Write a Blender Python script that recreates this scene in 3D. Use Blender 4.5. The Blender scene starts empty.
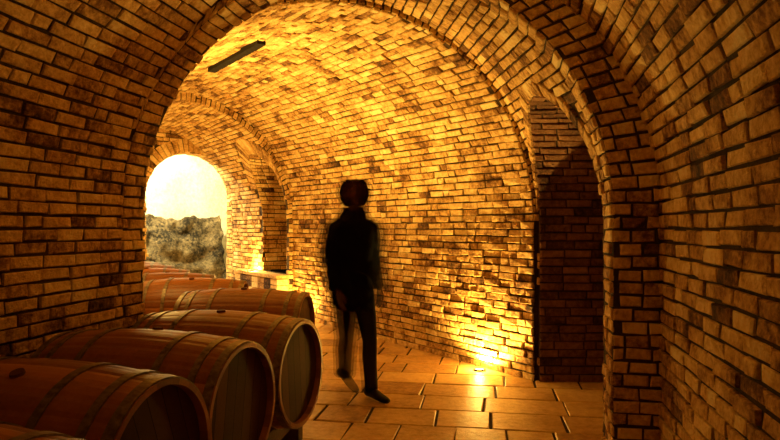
import bpy, bmesh, math, random
from mathutils import Vector, Matrix
random.seed(7)
V3=Vector
sc=bpy.context.scene
col=sc.collection

# ---------------------------------------------------------------- materials
def newmat(name):
    m=bpy.data.materials.new(name); m.use_nodes=True
    nt=m.node_tree; b=nt.nodes['Principled BSDF']
    return m,nt,b
def node(nt,t,**kw):
    n=nt.nodes.new(t)
    for k,v in kw.items(): setattr(n,k,v)
    return n
def ramp(nt,stops):
    r=node(nt,'ShaderNodeValToRGB')
    e=r.color_ramp.elements
    while len(e)<len(stops): e.new(0.5)
    for i,(p,c) in enumerate(stops):
        e[i].position=p; e[i].color=(c[0],c[1],c[2],1)
    return r
def noise(nt,scale,detail=6,rough=.6,coord=None):
    n=node(nt,'ShaderNodeTexNoise'); n.inputs['Scale'].default_value=scale
    n.inputs['Detail'].default_value=detail; n.inputs['Roughness'].default_value=rough
    if coord: nt.links.new(coord,n.inputs['Vector'])
    return n
def textured(name,stops,scale=(3,30),rough=.85,bump=.4,bscale=60,mott=.5,dist=.006,attr=True,spec=.3):
    """random-per-element colour (attribute rnd) mottled by noise"""
    m,nt,b=newmat(name); L=nt.links
    tc=node(nt,'ShaderNodeTexCoord').outputs['Object']
    n1=noise(nt,scale[0],5,.6,tc); n2=noise(nt,scale[1],6,.7,tc)
    mx=node(nt,'ShaderNodeMath',operation='ADD')
    L.new(n1.outputs['Fac'],mx.inputs[0]); L.new(n2.outputs['Fac'],mx.inputs[1])
    m2=node(nt,'ShaderNodeMath',operation='MULTIPLY_ADD')   # (n1+n2-1)*mott
    L.new(mx.outputs[0],m2.inputs[0]); m2.inputs[1].default_value=mott; m2.inputs[2].default_value=-mott+(0 if attr else .5)
    last=m2.outputs[0]
    if attr:
        a=node(nt,'ShaderNodeAttribute'); a.attribute_name='rnd'
        m3=node(nt,'ShaderNodeMath',operation='ADD')
        L.new(a.outputs['Fac'],m3.inputs[0]); L.new(last,m3.inputs[1]); last=m3.outputs[0]
    r=ramp(nt,stops); L.new(last,r.inputs[0]); L.new(r.outputs[0],b.inputs['Base Color'])
    b.inputs['Roughness'].default_value=rough
    b.inputs['Specular IOR Level'].default_value=spec
    n3=noise(nt,bscale,8,.65,tc)
    bp=node(nt,'ShaderNodeBump'); bp.inputs['Strength'].default_value=bump; bp.inputs['Distance'].default_value=dist
    L.new(n3.outputs['Fac'],bp.inputs['Height']); L.new(bp.outputs[0],b.inputs['Normal'])
    return m
brick=textured('brick',[(0.0,(.04,.015,.004)),(.26,(.24,.11,.030)),(.52,(.62,.37,.12)),(.82,(.88,.64,.27)),(1,(.92,.75,.40))],(3.2,26),.9,1.0,44,1.25,.026)
damp=textured('damp_brick',[(0.0,(.02,.008,.003)),(.3,(.09,.035,.014)),(.6,(.22,.095,.036)),(1,(.36,.18,.08))],(3.2,26),.85,1.0,48,1.1,.022)  # same brick, darker and redder: the side passage's shade put into the colour
mortar=textured('mortar',[(0.2,(.008,.005,.002)),(.8,(.085,.048,.018))],(2,40),.95,.8,90,.9,.015,attr=False)
stone=textured('floor_stone',[(0.0,(.22,.10,.03)),(.45,(.56,.34,.12)),(1,(.84,.61,.27))],(2.4,18),.36,.6,20,1.3,.014,spec=.5)
grout=textured('floor_grout',[(0.2,(.02,.012,.008)),(.8,(.07,.045,.025))],(3,40),.9,.6,80,.8,.01,attr=False)
plaster=textured('plaster',[(0.2,(.62,.55,.36)),(.8,(.90,.88,.74))],(1.5,14),.9,.6,25,1.2,.03,attr=False)
rockmat=textured('rubble_rock',[(0.3,(.010,.008,.004)),(.8,(.21,.16,.08))],(2,16),.95,.8,30,1.2,.03,attr=False)
oak=textured('barrel_oak',[(0.0,(.11,.032,.007)),(.5,(.31,.105,.020)),(1,(.48,.20,.045))],(3,50),.38,.3,120,.5,.003,spec=.45)
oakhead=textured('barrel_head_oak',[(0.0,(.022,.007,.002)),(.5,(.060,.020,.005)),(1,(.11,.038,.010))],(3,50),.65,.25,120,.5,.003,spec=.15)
timber=textured('rack_timber',[(0.2,(.05,.025,.01)),(.8,(.16,.09,.04))],(3,40),.7,.4,90,.8,.004,attr=False)
m,nt,b=newmat('hoop_steel'); hoopm=m
b.inputs['Metallic'].default_value=.65; b.inputs['Roughness'].default_value=.42
n=noise(nt,30); r=ramp(nt,[(.3,(.09,.065,.045)),(.7,(.30,.24,.17))]); nt.links.new(n.outputs['Fac'],r.inputs[0]); nt.links.new(r.outputs[0],b.inputs['Base Color'])
m,nt,b=newmat('black_iron'); iron=m
n=noise(nt,40); r=ramp(nt,[(.3,(.005,.004,.003)),(.7,(.018,.013,.010))]); nt.links.new(n.outputs['Fac'],r.inputs[0]); nt.links.new(r.outputs[0],b.inputs['Base Color']); b.inputs['Roughness'].default_value=.8
b.inputs['Specular IOR Level'].default_value=.1
def emis(name,c,s):
    m,nt,b=newmat(name); b.inputs['Base Color'].default_value=(*c,1)
    b.inputs['Emission Color'].default_value=(*c,1); b.inputs['Emission Strength'].default_value=s
    return m
glassm=emis('lamp_glass',(1,.75,.35),3)

# ---------------------------------------------------------------- mesh builder
class MB:
    def __init__(s): s.v=[];s.f=[];s.m=[];s.r=[]
    def add(s,vs,fs,mi=0,r=.5):
        o=len(s.v); s.v+= [tuple(p) for p in vs]
        for f in fs: s.f.append(tuple(i+o for i in f)); s.m.append(mi); s.r.append(r)
    def obj(s,name,mats,smooth=False,parent=None):
        if not s.f: return None
        me=bpy.data.meshes.new(name); me.from_pydata(s.v,[],s.f); me.update()
        for m in mats: me.materials.append(m)
        me.polygons.foreach_set('material_index',s.m)
        a=me.attributes.new('rnd','FLOAT','FACE'); a.data.foreach_set('value',s.r)
        if smooth: me.polygons.foreach_set('use_smooth',[True]*len(s.f))
        o=bpy.data.objects.new(name,me); col.objects.link(o)
        if parent: o.parent=parent
        return o
def box(mb,c,sx,sy,sz,mi=0,ang=0,r=.5,bev=.0):
    ca,sa=math.cos(ang),math.sin(ang); vs=[]
    for z in(-1,1):
        for (x,y) in((-1,-1),(1,-1),(1,1),(-1,1)):
            X=x*sx/2;Y=y*sy/2
            vs.append((c[0]+X*ca-Y*sa,c[1]+X*sa+Y*ca,c[2]+z*sz/2))
    mb.add(vs,[(3,2,1,0),(4,5,6,7),(0,1,5,4),(1,2,6,5),(2,3,7,6),(3,0,4,7)],mi,r)

def brick_at(mb,c,ref,prot,mi=1,bev=.006,jit=.003,rr=None,jz=1):
    """c: 4 corners on surface (ordered)."""
    n=(c[1]-c[0]).cross(c[3]-c[0])
    if n.length<1e-9: n=(c[2]-c[1]).cross(c[0]-c[1])
    if n.length<1e-9: return
    n.normalize()
    cen=(c[0]+c[1]+c[2]+c[3])/4
    if n.dot(ref-cen)<0:
        c=[c[0],c[3],c[2],c[1]]; n=-n
    h=prot
    J=lambda: V3((random.uniform(-jit,jit),random.uniform(-jit,jit),random.uniform(-jit,jit)*jz))
    jj=[J() for _ in range(4)]
    size=max(.02,min((c[1]-c[0]).length,(c[3]-c[0]).length)); k=min(.3,bev/size*1.6)
    base=[c[i]-n*.004 +jj[i]*.6 for i in range(4)]
    mid=[c[i]+n*max(.001,(h-bev))+jj[i] for i in range(4)]
    top=[c[i]+(cen-c[i])*k+n*h+jj[i] for i in range(4)]
    fs=[(8,9,10,11)]
    for i in range(4):
        j=(i+1)%4
        fs.append((i,j,4+j,4+i)); fs.append((4+i,4+j,8+j,8+i))
    if rr is None:
        rr=min(1,max(0,random.gauss(.56,.13)))
        if random.random()<.03 and jz: rr=.24
    mb.add(base+mid+top,fs,mi,rr)

class Surf:
    """lofted vaulted (or planar) brick surface; s in 0..1 along axis, v metres along profile"""
    def __init__(S,name,s0,s1,hole=None,row=.074,blen=.24,gap=.014,prot=(.010,.024),flat=None,ref=None,parts=True,jit=.0048,mats=None,irregular=0,vrange=None,jz=1):
        S.name=name;S.s0=s0;S.s1=s1;S.hole=hole;S.row=row;S.blen=blen;S.gap=gap;S.prot=prot
        S.flat=flat;S.rf=ref;S.parts=parts;S.jit=jit;S.irr=irregular;S.jz=jz
        S.mats=mats or [mortar,brick]
        if flat: S.A,S.B,S.H=flat; S.V=S.H; S.h=1e9; S.La=0; S.parts=False
        else:
            S.h=s0['h']; S.La=math.pi*(s0['a']+s0['r'])/2; S.V=2*S.h+S.La
        S.mb={'wall_right':MB(),'ceiling':MB(),'wall_left':MB()}
    def sp(S,k,v):
        if v<=S.h: q,z=k['a'],v
        elif v<S.h+S.La:
            t=(v-S.h)/S.La*math.pi; q=k['a']*math.cos(t); z=S.h+k['r']*math.sin(t)
        else: q,z=-k['a'],S.V-v
        return V3((k['c'][0]+k['d'][0]*q,k['c'][1]+k['d'][1]*q,z))
    def P(S,s,v):
        if S.flat: 
            p=S.A.lerp(S.B,s); return V3((p.x,p.y,v))
        return S.sp(S.s0,v).lerp(S.sp(S.s1,v),s)
    def vz(S,s,z):
        if S.flat or z<=S.h: return z
        r=S.s0['r']*(1-s)+S.s1['r']*s
        return S.h+S.La*math.asin(min(1,(z-S.h)/r))/math.pi
    def Pz(S,s,z): return S.P(s,S.vz(s,z))
    def ref(S,s):
        if S.rf: return S.rf
        c=V3(S.s0['c']).lerp(V3(S.s1['c']),s); return V3((c.x,c.y,1.3))
    def part(S,v):
        if not S.parts: return S.mb['wall_right']
        return S.mb['wall_right' if v<S.h else ('ceiling' if v<S.h+S.La else 'wall_left')]
    def strip(S,sa,sb,a0,a1,b0,b1):
        n=max(1,int(max(abs(a1-a0),abs(b1-b0))/.1))
        for i in range(n):
            f0=i/n;f1=(i+1)/n
            p=[S.P(sa,a0+(a1-a0)*f0),S.P(sb,b0+(b1-b0)*f0),S.P(sb,b0+(b1-b0)*f1),S.P(sa,a0+(a1-a0)*f1)]
            vm=(a0+(a1-a0)*(f0+f1)/2+b0+(b1-b0)*(f0+f1)/2)/2
            S.part(vm).add(p,[(0,1,2,3)],0)
    def ztop(S,s):
        h=S.hole; L=(S.P(1,0)-S.P(0,0)).length
        sm=(h['s0']+h['s1'])/2; w=(h['s1']-h['s0'])/2
        x=max(-1,min(1,(s-sm)/w))
        return h['zs']+h['r']*math.sqrt(1-x*x)
    def inhole(S,s,z,grow=0,L=1):
        h=S.hole
        sm=(h['s0']+h['s1'])/2; w=(h['s1']-h['s0'])/2+grow/L
        x=(s-sm)/w
        if abs(x)>=1 : return False
        # straight jambs only use the true width
        if z<h['zs']:
            return z>h['zb'] and abs(s-sm)<(h['s1']-h['s0'])/2+.02/L
        return z<h['zs']+(h['r']+grow)*math.sqrt(1-x*x)
    def build(S):
        h=S.hole; L0=(S.P(1,.01)-S.P(0,.01)).length
        def full(a,b):
            k=max(1,int((b-a)*4))
            for i in range(k): S.strip(a+(b-a)*i/k,a+(b-a)*(i+1)/k,0,S.V,0,S.V)
        if h:
            full(0,h['s0']); full(h['s1'],1)
            sm=(h['s0']+h['s1'])/2; w=(h['s1']-h['s0'])/2; N=20
            xs=[sm-w*math.cos(math.pi*i/N) for i in range(N+1)]
            for a,b_ in zip(xs[:-1],xs[1:]):
                if h['zb']>0: S.strip(a,b_,0,h['zb'],0,h['zb'])
                S.strip(a,b_,S.vz(a,S.ztop(a)),S.V,S.vz(b_,S.ztop(b_)),S.V)
            # voussoirs
            rw=h.get('rw',.24)
            R=w*L0; n=int(math.pi*(R+h['r'])/2/.082)
            for i in range(n):
                t0=math.pi*(i+.07)/n; t1=math.pi*(i+.93)/n
                def pt(t,e): return S.Pz(max(0,min(1,sm+(-(w+e/L0))*math.cos(t))),h['zs']+(h['r']+e)*math.sin(t))
                c=[pt(t0,0.0),pt(t1,0.0),pt(t1,rw),pt(t0,rw)]
                brick_at(S.part(S.vz(sm,h['zs']+.1)),c,S.ref(sm),random.uniform(.02,.028),jit=S.jit)
        else: full(0,1)
        nrow=int(S.V/S.row)
        rh=S.V/nrow
        for i in range(nrow):
            v0=i*rh+S.gap/2; v1=(i+1)*rh-S.gap/2; vm=(v0+v1)/2
            L=(S.P(1,vm)-S.P(0,vm)).length
            if L<.05: continue
            t=-random.uniform(0,.08)-(S.blen/2 if i%2 else 0)
            while t<L:
                bl=S.blen*random.uniform(.88-S.irr,1.08+S.irr)
                if random.random()<.12: bl*=.5
                a=max(0,t)+S.gap/2*(t>0); b=min(L,t+bl-S.gap/2)
                t+=bl
                if b-a<.035: continue
                a/=L;b/=L
                if h:
                    z=S.P((a+b)/2,vm).z
                    if vm<S.h+S.La/2 and any(S.inhole(q,z,h.get('rw',.24)-.04,L0) for q in (a+.3*(b-a),(a+b)/2,a+.7*(b-a))): continue
                c=[S.P(a,v0),S.P(b,v0),S.P(b,v1),S.P(a,v1)]
                dz=random.uniform(-.003,.003)*S.jz
                for k in c: k.z+=dz
                brick_at(S.part(vm),c,S.ref((a+b)/2),random.uniform(*S.prot),jit=S.jit,jz=S.jz)
        for k,mbv in S.mb.items():
            nm=(k+'_'+S.name) if S.parts else S.name
            mbv.obj(nm,S.mats)
    def outline(S):
        h=S.hole; sm=(h['s0']+h['s1'])/2; w=(h['s1']-h['s0'])/2
        pts=[]
        n=12
        for i in range(n): pts.append(S.Pz(h['s0'],h['zb']+(h['zs']-h['zb'])*i/n))
        for i in range(25):
            t=math.pi*i/24; pts.append(S.Pz(sm-w*math.cos(t),h['zs']+h['r']*math.sin(t)))
        for i in range(n-1,-1,-1): pts.append(S.Pz(h['s1'],h['zb']+(h['zs']-h['zb'])*i/n))
        return pts
class Poly(Surf):
    """extrusion of a polyline outline along vector D"""
    def __init__(S,name,pts,D,mats=None,**kw):
        S.name=name;S.pts=pts;S.D=D;S.hole=None;S.row=.076;S.blen=.25;S.gap=.014;S.jz=1
        S.prot=kw.get('prot',(.010,.022));S.flat=None;S.parts=False;S.jit=.004;S.irr=0;S.mats=mats or [mortar,brick]
        S.h=1e9;S.La=0
        S.cum=[0]
        for a,b in zip(pts[:-1],pts[1:]): S.cum.append(S.cum[-1]+(b-a).length)
        S.V=S.cum[-1]
        S.mb={'wall_right':MB(),'ceiling':MB(),'wall_left':MB()}
        S.cen=sum(pts,V3((0,0,0)))/len(pts)
    def P(S,s,v):
        v=max(0,min(S.V,v)); i=0
        while i<len(S.cum)-2 and S.cum[i+1]<v: i+=1
        f=(v-S.cum[i])/max(1e-6,(S.cum[i+1]-S.cum[i]))
        p=S.pts[i].lerp(S.pts[i+1],f)+S.D*s
        return p
    def ref(S,s): return S.cen+S.D*s

# ---------------------------------------------------------------- plan
t=V3((.2,.98,0)).normalized(); tr=(t.y,-t.x)           # near tunnel axis / right dir
bdir=V3((-.57,.82,0)).normalized(); br=(bdir.y,-bdir.x)
rr_=V3((br[0],br[1],0))
H=1.5
def sec(cx,cy,d,a,r,h=H): 
    l=math.hypot(*d); return dict(c=(cx,cy,0),d=(d[0]/l,d[1]/l),a=a,r=r,h=h)
rc=V3((-.22,4.0,0))                                   # rib far plane centre
RT=.24
rn=rc-t*RT
inn_far=sec(rc.x,rc.y,tr,1.57,1.58)
inn_near=sec(rn.x,rn.y,tr,1.57,1.58)
oc=rn+V3((tr[0],tr[1],0))*.13
out_near=sec(oc.x,oc.y,tr,1.70,1.71)
ob=oc-t*6.5
out_back=sec(ob.x,ob.y,tr,1.70,1.71)
Surf('near',out_back,out_near,row=.074,prot=(.008,.024)).build()
Surf('wall_arch_rib_face',inn_near,out_near,ref=V3((0,0,1.4)),parts=False,blen=.14,prot=(.006,.014)).build()
Surf('wall_arch_rib_intrados',inn_near,inn_far,parts=False,blen=.25).build()
bd=(.927,.37)
J1=sec(-.34,4.944,bd,1.85,1.82)
B0=sec(-.34,4.944,bd,1.80,1.76)
J=Surf('junction',inn_far,J1,hole=dict(s0=.03,s1=.97,zb=0,zs=1.62,r=.80,rw=.10))
J.build()
Surf('wall_vault_edge',B0,J1,ref=V3((-.5,3.5,1.4)),parts=False,blen=.3,prot=(.008,.014)).build()
b1=V3((-1.56,9.8,0))-rr_*1.75
B1=sec(b1.x,b1.y,br,1.75,1.90)
Surf('middle',B0,B1,row=.070,blen=.225,gap=.013,prot=(.008,.028),jit=.005).build()
C0=sec(b1.x,b1.y,br,1.67,1.78)
cc=b1+bdir*2.5
C1=sec(cc.x,cc.y,br,1.67,1.78)
Surf('wall_far_step',C0,B1,ref=V3((-1.5,6.5,1.4)),parts=False,blen=.3,prot=(.008,.014)).build()
C=Surf('far',C0,C1,hole=dict(s0=.03,s1=.42,zb=.68,zs=2.1,r=.55)); C.build()
# side passage
Dp=V3((2.8,-.05,0))
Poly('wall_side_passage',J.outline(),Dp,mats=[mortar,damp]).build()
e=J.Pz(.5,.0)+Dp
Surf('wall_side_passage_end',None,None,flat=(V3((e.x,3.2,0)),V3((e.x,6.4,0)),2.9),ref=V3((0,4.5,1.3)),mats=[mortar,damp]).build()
# niche in far room
Dn=rr_*.7
Poly('wall_niche',C.outline(),Dn).build()
q0=C.P(0,0)+Dn;q1=C.P(.5,0)+Dn
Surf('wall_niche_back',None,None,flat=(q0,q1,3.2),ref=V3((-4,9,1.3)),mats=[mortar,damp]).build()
# end wall with the bright arch
er=cc+rr_*1.9; el=cc-rr_*1.9
E=Surf('wall_end',None,None,flat=(er,el,3.6),ref=V3((-2.5,9,1.4)),hole=dict(s0=.060,s1=.49,zb=0,zs=2.0,r=.84)); E.build()
Poly('wall_end_arch_reveal',E.outline(),bdir*.35).build()
# back wall of near tunnel
g=ob; Surf('wall_back',None,None,flat=(g+V3((tr[0],tr[1],0))*1.9,g-V3((tr[0],tr[1],0))*1.9,3.5),ref=V3((0,0,1.4))).build()

# bright room beyond
mb=MB()
o=cc+bdir*.35
def W(a,b_,z0,z1,mi=0,n=14):
    for i in range(n):
        for j in range(6):
            p0=a.lerp(b_,i/n);p1=a.lerp(b_,(i+1)/n);za=z0+(z1-z0)*j/6;zb=z0+(z1-z0)*(j+1)/6
            mb.add([(p0.x,p0.y,za),(p1.x,p1.y,za),(p1.x,p1.y,zb),(p0.x,p0.y,zb)],[(0,1,2,3)],mi)
f1=o+bdir*2.6
W(f1+rr_*2.6,f1-rr_*3,0,3.6); W(o+rr_*2.6,f1+rr_*2.6,0,3.6); W(o-rr_*3,f1-rr_*3,0,3.6)
W(o+rr_*2.6,er+bdir*.35,0,3.6); W(el+bdir*.35,o-rr_*3,0,3.6)
c4=[o+rr_*2.6,f1+rr_*2.6,f1-rr_*3,o-rr_*3]
mb.add([(p.x,p.y,3.6) for p in c4],[(0,1,2,3)],0)
mb.obj('wall_plastered_room',[plaster])
# rough rock bank
mb=MB(); NX,NZ=80,30
g1=f1-bdir*.75
import mathutils.noise as mn
vs=[]
for j in range(NZ+1):
    for i in range(NX+1):
        x=(i/NX-.5)*5.0; z=j/NZ*1.68
        p=g1-rr_*(.2)+rr_*x
        d=mn.fractal(V3((x*2.2,z*2.2,3)),.8,2.2,5)*.22
        lean=.5*(z/1.75)**2
        zz=z*(1+.10*mn.noise(V3((x*1.7,0,5)))+.05*mn.noise(V3((x*6,0,2))))
        q=p-bdir*d+bdir*lean
        vs.append((q.x,q.y,zz))
fs=[(j*(NX+1)+i,j*(NX+1)+i+1,(j+1)*(NX+1)+i+1,(j+1)*(NX+1)+i) for j in range(NZ) for i in range(NX)]
mb.add(vs,fs); mb.obj('rock_bank',[rockmat],True)

# ---------------------------------------------------------------- floor
fa=math.radians(-9)
class Fl(Surf):
    def P(S,s,v):
        x=-7.5+s*12; y=-3.5+v
        ca,sa=math.cos(fa),math.sin(fa); Y=y-5
        return V3((x*ca-Y*sa,x*sa+Y*ca+5,0))
F=Fl('floor',None,None,flat=(V3((0,0,0)),V3((1,0,0)),20.5),ref=V3((0,5,60)),row=.39,blen=.54,gap=.017,prot=(.006,.010),jit=.009,jz=0,mats=[grout,stone],irregular=.30)
F.ref=lambda s:V3((0,5,60))
F.build()

# ledge in far room
mb=MB()
for i in range(7):
    p=C.P(0,0)+bdir*(.13+i*.265)-rr_*.10
    for j in range(7):
        if j<6: box(mb,(p.x,p.y,.05+j*.1),.255,.21,.088,0,math.atan2(bdir.y,bdir.x),random.random())
        else: box(mb,(p.x,p.y,.05+j*.1-.015),.262,.24,.055,0,math.atan2(bdir.y,bdir.x),.6)
mb.obj('wall_ledge',[brick])

# cable tray on ceiling
vp=V3((-1.70,6.62,0))
def vlin(p):   # height of middle vault over plan point p (approx)
    ax=V3((-.34,4.944,0)); d=(p-ax); q=d.dot(rr_); s=max(0,min(1,d.dot(bdir)/4.7))
    a=1.75; r=1.76*(1-s)+1.90*s
    return H+r*math.sqrt(max(0,1-(q/a)**2))
mb=MB()
for k in range(6):
    p=vp+bdir*(k-2.5)*.25
    box(mb,(p.x,p.y,vlin(p)-.035),.252,.09,.05,0,math.atan2(bdir.y,bdir.x))
mb.obj('ceiling_cable_tray',[iron])

# ---------------------------------------------------------------- barrels
def make_barrel_mesh():
    L=1.06; rb=.352; rh=.312
    mb=MB(); NS=28; NC=4; NL=16
    def R(x): return rb-(rb-rh)*(2*x/L)**2
    N=NS*NC
    rings=[]
    rs=[random.uniform(.15,.85) for _ in range(NS)]
    for i in range(NL+1):
        x=-L/2+L*i/NL; ring=[]
        for k in range(N):
            a=2*math.pi*k/N; rad=R(x)-(.0025 if k%NC==0 else 0)
            ring.append((x,rad*math.cos(a),rad*math.sin(a)))
        rings.append(ring)
    for i in range(NL):
        for k in range(N):
            k2=(k+1)%N
            mb.add([rings[i][k],rings[i][k2],rings[i+1][k2],rings[i+1][k]],[(3,2,1,0)],0,rs[k//NC])
    for sgn in(-1,1):
        xe=sgn*L/2; ri=rh-.022; xr=xe-sgn*.035
        for k in range(N):
            a0=2*math.pi*k/N;a1=2*math.pi*(k+1)/N
            p=lambda x,r,a:(x,r*math.cos(a),r*math.sin(a))
            mb.add([p(xe,rh,a0),p(xe,rh,a1),p(xe,ri,a1),p(xe,ri,a0),p(xr,ri-.003,a1),p(xr,ri-.003,a0)],[(0,1,2,3),(3,2,4,5)],0,rs[k//NC]*.7)
        # head planks
        npk=7; wd=2*ri/npk
        for k in range(npk):
            y0=-ri+k*wd+.002; y1=-ri+(k+1)*wd-.002; pts=[]
            M=8
            for q in range(M+1):
                y=y0+(y1-y0)*q/M; pts.append((xr+.0,y,math.sqrt(max(0,ri*ri-y*y))))
            for q in range(M,-1,-1):
                y=y0+(y1-y0)*q/M; pts.append((xr+.0,y,-math.sqrt(max(0,ri*ri-y*y))))
            mb.add([(p[0],p[1],p[2]) for p in pts],[tuple(range(len(pts)))],1,random.uniform(.2,.9))
        mb.add([(xr-sgn*.006,ri*math.cos(2*math.pi*k/40),ri*math.sin(2*math.pi*k/40)) for k in range(40)],[tuple(range(40))],3)
    # hoops
    for xc,w in ((.505,.040),(.41,.034),(.22,.034)):
        for sg in(-1,1):
            x0=sg*(xc-w/2);x1=sg*(xc+w/2)
            if abs(x1)>L/2-.004: x1=sg*(L/2-.004)
            for k in range(96):
                a0=2*math.pi*k/96;a1=2*math.pi*(k+1)/96
                def p(x,e,a): 
                    r=R(x)+e; return (x,r*math.cos(a),r*math.sin(a))
                q=[p(x0,-.002,a0),p(x0,-.002,a1),p(x0,.006,a1),p(x0,.006,a0),p(x1,.006,a1),p(x1,.006,a0),p(x1,-.002,a1),p(x1,-.002,a0)]
                mb.add(q,[(0,1,2,3),(3,2,4,5),(5,4,6,7)],2)
    # bung on top of bilge
    for k in range(16):
        a0=2*math.pi*k/16;a1=2*math.pi*(k+1)/16
        b0=(.028*math.cos(a0),.028*math.sin(a0));b1=(.028*math.cos(a1),.028*math.sin(a1))
        mb.add([(b0[0],b0[1],rb-.005),(b1[0],b1[1],rb-.005),(b1[0]*.9,b1[1]*.9,rb+.010),(b0[0]*.9,b0[1]*.9,rb+.010),(0,0,rb+.011)],[(0,1,2,3),(3,2,4)],1,.9)
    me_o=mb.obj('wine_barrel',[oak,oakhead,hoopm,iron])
    return me_o
Lb=1.06; zc=.555
bm0=make_barrel_mesh(); me=bm0.data; bpy.data.objects.remove(bm0)
def barrel(hx,hy,ndeg,z=zc,roll=0,mesh=None):
    a=math.radians(ndeg); n=V3((math.cos(a),math.sin(a),0))
    ob=bpy.data.objects.new('wine_barrel',mesh or me); col.objects.link(ob)
    c=V3((hx,hy,z))-n*Lb/2
    ob.matrix_world=Matrix.Translation(c)@Matrix.Rotation(a,4,'Z')@Matrix.Rotation(roll,4,'X')
    return c
row=[barrel(-.52,3.62,-16,roll=.1),barrel(-.69,2.90,-16,roll=-.15),barrel(-.82,2.20,-15,roll=.35),barrel(-.82,1.50,-13,roll=0)]
r2=[barrel(-.70,5.10,-6,roll=.1),barrel(-1.50,6.30,4,roll=.2),barrel(-2.05,7.10,12,roll=-.1),barrel(-2.62,7.95,18,roll=.1)]
r3=[barrel(-3.15,8.85,25),barrel(-3.65,9.65,28)]
def rack(c0,c1,name='barrel_rack'):
    mb=MB(); d=(c1-c0); d.z=0; ln=d.length; d.normalize(); n=V3((-d.y,d.x,0)); ang=math.atan2(d.y,d.x)
    m=(c0+c1)/2
    for sg in(-1,1):
        p=m+n*sg*.3; box(mb,(p.x,p.y,.155),ln+.5,.09,.11,0,ang)
    for k in range(int(ln/.7)+2):
        p=c0+d*(k*.75-.3); box(mb,(p.x,p.y,.055),.10,.8,.1,0,ang)
    mb.obj(name,[timber])
rack(row[0],row[3]); rack(r2[1],r2[3]); 
c=r2[0]; rack(c+V3((0,-.2,0)),c+V3((0,.2,0)))
rack(r3[0],r3[1])

# ---------------------------------------------------------------- lamps
def lamp(name,x,y,z,power,colr,r=.03,spot=None,fix=True,up=.07,extra=0):
    e=bpy.data.objects.new(name,None); e.location=(x,y,z); col.objects.link(e)
    if fix:
        mb=MB(); n=24
        prof=[(.055,0),(.06,.008),(.06,.016),(.05,.02),(.046,.014)]
        for k in range(n):
            a0=2*math.pi*k/n;a1=2*math.pi*(k+1)/n
            for (ra,za),(rb_,zb) in zip(prof[:-1],prof[1:]):
                mb.add([(ra*math.cos(a0),ra*math.sin(a0),za),(ra*math.cos(a1),ra*math.sin(a1),za),(rb_*math.cos(a1),rb_*math.sin(a1),zb),(rb_*math.cos(a0),rb_*math.sin(a0),zb)],[(0,1,2,3)],0)
        mb.add([(.046*math.cos(2*math.pi*k/n),.046*math.sin(2*math.pi*k/n),.014) for k in range(n)],[tuple(range(n))],1)
        ho=mb.obj('housing',[iron,glassm],parent=e)
    ld=bpy.data.lights.new(name+'_bulb','SPOT' if spot else 'POINT'); ld.energy=power; ld.color=colr; ld.shadow_soft_size=r
    lo=bpy.data.objects.new('bulb',ld); col.objects.link(lo); lo.parent=e; lo.location=(0,0,up)
    if extra:
        l2=bpy.data.lights.new(name+'_glow','POINT'); l2.energy=extra; l2.color=colr; l2.shadow_soft_size=r
        q=bpy.data.objects.new('glow',l2); col.objects.link(q); q.parent=e; q.location=(0,0,.1)
    if spot:
        d=(V3(spot[0])-V3((x,y,z))).normalized(); lo.rotation_euler=d.to_track_quat('-Z','Y').to_euler()
        ld.spot_size=math.radians(spot[1]); ld.spot_blend=spot[2] if len(spot)>2 else .6
    return e
YEL=(1,.60,.12); ORG=(1,.40,.04)
# uplight beside the person
wl=V3((1.01,6.10,0))-rr_*.15
lamp('floor_uplight',wl.x,wl.y,.006,330,YEL,r=.025,up=.03,spot=((wl.x+.13,wl.y+.09,1),155,.5),extra=14)
w2=V3((-1.24,9.35,0))-rr_*.15
lamp('floor_uplight',w2.x,w2.y,.006,150,YEL,r=.03,up=.03,spot=((w2.x+.09,w2.y+.06,1),150,.5),extra=18)
# far ledge uplight
p=C.P(.50,0)-rr_*.15
lamp('floor_uplight',p.x,p.y,.665,75,YEL)
# lamps and an added fill on the left side of middle vault (behind the pier)
lamp('fill_light',-2.50,5.62,1.30,700,YEL,r=.20,fix=False,spot=((-.60,6.8,3.4),110,1.0))
lamp('fill_light',-2.45,5.75,1.7,20,YEL,r=.22,fix=False)  # weak unseen fill added to soften the middle room, no fixture
lamp('fill_light',-3.85,7.65,1.9,60,YEL,r=.2,fix=False)
lamp('fill_light',-4.95,9.7,1.9,36,YEL,r=.15,fix=False)
# bright room lamp
p=o+bdir*1.1
lamp('ceiling_lamp',p.x,p.y,3.3,760,(1,.84,.48),r=.1,fix=False)
# near tunnel: lamp above, added fill light behind viewer
lamp('ceiling_lamp',-.75,-.3,2.8,6,ORG,r=.1,fix=False)  # unseen fill added to lift the near tunnel
lamp('ceiling_lamp',-.22,2.85,2.8,11,ORG,r=.08,fix=False)

# world
w=bpy.data.worlds.new('world'); sc.world=w; w.use_nodes=True
w.node_tree.nodes['Background'].inputs[0].default_value=(.9,.5,.2,1); w.node_tree.nodes['Background'].inputs[1].default_value=.005

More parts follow.
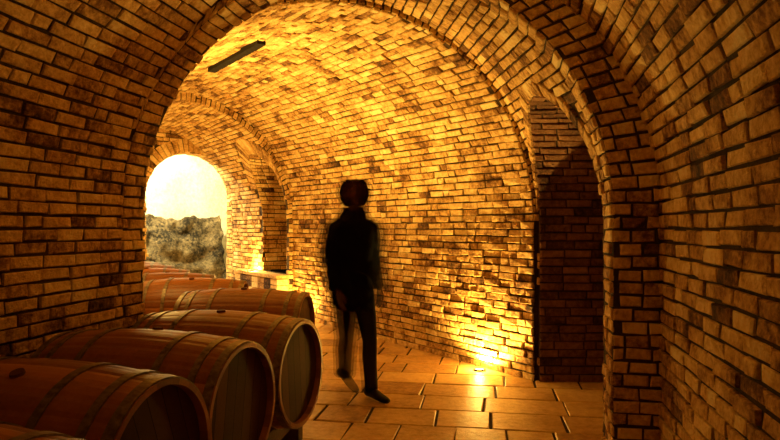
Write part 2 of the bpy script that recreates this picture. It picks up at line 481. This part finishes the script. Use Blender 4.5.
# ---------------------------------------------------------------- man
man=bpy.data.objects.new('man_walking',None); col.objects.link(man)
def clothmat(name,c,alpha=1.0,rough=.85):
    m,nt,b=newmat(name); n=noise(nt,35); r=ramp(nt,[(.3,[x*.6 for x in c]),(.7,[x*1.3 for x in c])])
    nt.links.new(n.outputs['Fac'],r.inputs[0]); nt.links.new(r.outputs[0],b.inputs['Base Color']); b.inputs['Roughness'].default_value=rough
    b.inputs['Specular IOR Level'].default_value=.12
    b.inputs['Alpha'].default_value=alpha
    return m
jk=clothmat('jacket_cloth',(.008,.006,.006),.55); tr_m=clothmat('trouser_cloth',(.010,.008,.007),.92)
skin=clothmat('skin',(.19,.07,.03),.36,.6); hair=clothmat('hair',(.04,.015,.008),.20); shoe=clothmat('shoe_leather',(.012,.009,.008),1,.4)
handm=clothmat('skin_hand',(.12,.05,.025),.5,.6)
trl=clothmat('trouser_trailing_leg',(.010,.008,.007),.50); shl=clothmat('shoe_trailing',(.012,.009,.008),.5,.4)
eyew=clothmat('eye_white',(.3,.22,.15),.4,.3); gj=clothmat('jacket_blur',(.008,.006,.006),.15); gs=clothmat('skin_blur',(.10,.035,.015),.12); gh=clothmat('hair_blur',(.04,.015,.008),.10); gt=clothmat('trouser_blur',(.01,.008,.007),.2)
def tube(mb,pts,n=16,ref=V3((1,0,0)),mi=0):
    """pts: (pos, ra, rb) ra along ref-ish axis"""
    P=[V3(p[0]) for p in pts]; rings=[]
    Q=[]
    for i,(p,ra,rb_) in enumerate(pts): Q.append((V3(p),ra,rb_))
    d0=(P[1]-P[0]).normalized(); d1=(P[-1]-P[-2]).normalized()
    st=[(Q[0][0]-d0*Q[0][2]*math.sin(a)*.8,Q[0][1]*math.cos(a),Q[0][2]*math.cos(a)) for a in (1.35,.9,.45)]
    en=[(Q[-1][0]+d1*Q[-1][2]*math.sin(a)*.8,Q[-1][1]*math.cos(a),Q[-1][2]*math.cos(a)) for a in (.45,.9,1.35)]
    Q=st+Q+en
    for i,(p,ra,rb_) in enumerate(Q):
        a=Q[max(0,i-1)][0];b_=Q[min(len(Q)-1,i+1)][0]; d=(b_-a).normalized()
        u=(ref-d*ref.dot(d)).normalized(); w_=d.cross(u)
        rings.append([p+u*ra*math.cos(2*math.pi*k/n)+w_*rb_*math.sin(2*math.pi*k/n) for k in range(n)])
    vs=[v for r in rings for v in r]; fs=[]
    for i in range(len(rings)-1):
        for k in range(n):
            k2=(k+1)%n; fs.append((i*n+k,i*n+k2,(i+1)*n+k2,(i+1)*n+k))
    fs.append(tuple(range(n-1,-1,-1))); fs.append(tuple((len(rings)-1)*n+k for k in range(n)))
    mb.add(vs,fs,mi)
def remesh(o,vox,sm=4):
    m_=o.modifiers.new('r','REMESH'); m_.mode='VOXEL'; m_.voxel_size=vox; m_.use_smooth_shade=True
    s=o.modifiers.new('s','SMOOTH'); s.iterations=sm; s.factor=.5
# The body is modelled facing local -Y, then turned; local origin = pelvis on the floor
mx,my,yaw=-.29,5.0,math.radians(38)
man.location=(mx,my,0); man.rotation_euler=(0,0,yaw)
mb=MB()
tube(mb,[((0,0,.84),.168,.125),((0,0,.95),.160,.122),((0,0,1.08),.148,.112),((0,-.005,1.25),.168,.125),((0,0,1.38),.178,.120),((0,0,1.46),.155,.095),((0,0,1.51),.09,.07),((0,-.005,1.54),.062,.062)],20)
for sg,el,wr in((1,(.245,.07,1.18),(.235,-.02,.93)),(-1,(-.235,.0,1.18),(-.235,-.12,.95))):
    tube(mb,[((sg*.13,0,1.44),.06,.06),((sg*.175,0,1.42),.064,.066),((sg*.205,.01,1.31),.056,.06),(el,.047,.05),((V3(el)+V3(wr))/2,.043,.045),(wr,.037,.04)],14)
jo=mb.obj('jacket',[jk],True,man); remesh(jo,.012,5)
inv=Matrix.Rotation(-yaw,3,'Z')
def Lc(x,y,z):
    return inv@V3((x-mx,y-my,z))
mb=MB()
tube(mb,[((0,0,.82),.150,.115),((0,0,.90),.158,.118),((0,0,.98),.14,.105)],20)
hipR=V3((.085,0,.88)); hipL=V3((-.085,0,.88))
kn=Lc(-.165,4.95,.50); an=Lc(-.155,5.02,.09)
def leg(h,k,a,mbx):
    tube(mbx,[(h,.088,.098),(h.lerp(k,.5),.078,.084),(k,.058,.063),(k.lerp(a,.35)+V3((0,.012,0)),.058,.066),(k.lerp(a,.85),.052,.058),(a,.053,.06)],16)
leg(hipR,kn,an,mb)
to=mb.obj('trousers',[tr_m],True,man); remesh(to,.012,4)
mb=MB()
kl=Lc(-.365,5.08,.50); al=Lc(-.40,5.33,.15)
leg(hipL,kl,al,mb)
tl=mb.obj('trouser_leg_trailing',[trl],True,man); remesh(tl,.012,4)
# shoes
def shoeat(a,f,mat,name):
    mb=MB(); a=V3(a)
    tube(mb,[(a-f*.05,.036,.036),(a+f*.03+V3((0,0,.008)),.040,.045),(a+f*.11-V3((0,0,.008)),.045,.034),(a+f*.18-V3((0,0,.016)),.042,.026),(a+f*.215-V3((0,0,.02)),.032,.021)],16,ref=f.cross(V3((0,0,1))))
    so=mb.obj(name,[mat],True,man); remesh(so,.009,2)
shoeat(V3((an.x,an.y,.055)),V3((0,-1,0)),shoe,'shoe_front')
shoeat(al+V3((0,.02,-.02)),V3((0,-.90,-.36)).normalized(),shl,'shoe_trailing')
# head
hc=V3((-.01,-.03,1.70)); hyaw=math.radians(6)
def HR(p): 
    ca,sa=math.cos(hyaw),math.sin(hyaw); return V3((p[0]*ca-p[1]*sa,p[0]*sa+p[1]*ca,p[2]))+hc
bm_=bmesh.new(); bmesh.ops.create_uvsphere(bm_,u_segments=32,v_segments=24,radius=1)
vs=[];fs=[]
for v in bm_.verts:
    x,y,z=v.co; X_=x*.076;Y_=y*.096;Z_=z*.118
    if z<-.1: k=1-.35*(-z-.1); X_*=k; Y_*= (1-.22*(-z-.1)) ; Y_-=.014*(-z)
    if y<0 and -.25<z<.25 and abs(x)<.55: Y_+=.006*(1-abs(z)*4)*(1 if abs(x)>.18 else 0)
    vs.append(HR((X_,Y_,Z_)))
bm_.verts.index_update(); fs=[tuple(v.index for v in f.verts) for f in bm_.faces]
mb=MB(); mb.add(vs,fs); bm_.free()
tube(mb,[(HR((0,-.088,.015)),.008,.008),(HR((0,-.105,-.02)),.012,.012),(HR((0,-.098,-.03)),.015,.009)],10)   # nose
for sg in(-1,1):
    tube(mb,[(HR((sg*.076,.008,.022)),.006,.014),(HR((sg*.081,.010,0)),.007,.017),(HR((sg*.075,.004,-.026)),.006,.010)],10)
tube(mb,[(HR((-.022,-.087,-.058)),.007,.005),(HR((0,-.093,-.058)),.009,.006),(HR((.022,-.087,-.058)),.007,.005)],8,V3((0,0,1)))
tube(mb,[((0,.012,1.50),.055,.056),((0,.002,1.56),.052,.055),((-.005,-.01,1.64),.054,.058)],16)
ho=mb.obj('head',[skin],True,man); remesh(ho,.006,3)
mb=MB()
for sg in(-1,1):
    c=HR((sg*.030,-.083,.004)); tube(mb,[(c-V3((.010,0,0)),.006,.006),(c+V3((.010,0,0)),.006,.006)],8,V3((0,0,1)))
mb.obj('eyes',[eyew],True,man)
mb=MB()
for sg in(-1,1):
    c=HR((sg*.030,-.090,.004)); tube(mb,[(c-V3((.003,0,0)),.004,.004),(c+V3((.003,0,0)),.004,.004)],8,V3((0,0,1)))
    c=HR((sg*.030,-.090,.026)); tube(mb,[(c-V3((.016,0,0)),.004,.004),(c+V3((.016,0,0)),.004,.004)],8,V3((0,0,1)))
bm_=bmesh.new(); bmesh.ops.create_uvsphere(bm_,u_segments=48,v_segments=32,radius=1); vs=[]
for v in bm_.verts:
    x,y,z=v.co
    # smooth hairline: high on the forehead, low at the nape
    line=.50 if y<-.5 else (.50-(y+.5)*.95)
    f=max(0,min(1,(z-line)/.22+.5))
    k=.90+.145*f
    vs.append(HR((x*.076*k,(y*.096+.003)*k,z*.118*k)))
bm_.verts.index_update(); fs=[tuple(v.index for v in f.verts) for f in bm_.faces]; mb.add(vs,fs); bm_.free()
hh=mb.obj('hair',[hair],True,man)
# hands
mb=MB()
for sg,wr,dr in((1,V3((.235,-.025,.91)),V3((0,-.08,-1)).normalized()),(-1,V3((-.235,-.125,.93)),V3((0,-.2,-1)).normalized())):
    fw=V3((0,-1,0)); side=V3((sg,0,0))
    tube(mb,[(wr,.020,.026),(wr+dr*.04,.017,.038),(wr+dr*.085,.015,.040)],12)
    for k,(off,ln) in enumerate(((.030,.068),(.010,.078),(-.010,.072),(-.029,.056))):
        b0=wr+dr*.085+fw*off
        tube(mb,[(b0,.0085,.0085),(b0+dr*ln*.45-side*.004,.008,.008),(b0+dr*ln*.75-side*.014,.0075,.0075),(b0+dr*ln*.95-side*.026,.0065,.0065)],8)
    tb=wr+dr*.03+fw*.03
    tube(mb,[(tb,.011,.011),(tb+dr*.03+fw*.022-side*.006,.010,.010),(tb+dr*.062+fw*.028-side*.012,.008,.008)],8)
hd=mb.obj('hands',[handm],True,man); remesh(hd,.004,1)
# long-exposure trail of the moving body: real translucent shells around it
def ghost(o,dx,dy,dz,mat):
    g_=o.copy(); col.objects.link(g_); g_.parent=man; v=inv@V3((dx,dy,dz)); g_.location=v
    g_.name=o.name+'_motion_trail'
    g_.material_slots[0].link='OBJECT'; g_.material_slots[0].material=mat
for dx,dy in((-.022,.01),(.022,-.01),(-.045,.02),(.045,-.02),(-.068,.03),(.068,-.02),(-.09,.035)):
    ghost(jo,dx,dy,0,gj); ghost(ho,dx*.95,dy,.0,gs); ghost(hh,dx*.95,dy,.004,gh)
for dx,dy in((-.025,.01),(-.05,.03),(.025,-.01),(.05,-.02)): ghost(tl,dx,dy,0,gt)
ghost(to,-.03,.01,0,gt)

# ---------------------------------------------------------------- camera
cd=bpy.data.cameras.new('camera'); cam=bpy.data.objects.new('camera',cd); col.objects.link(cam)
cam.location=(0,0,1.42); cam.rotation_euler=(math.radians(90),0,0)
cd.lens=28; cd.sensor_width=36; cd.shift_y=8/780; cd.clip_start=.05
sc.camera=cam
sc.view_settings.view_transform='Standard'
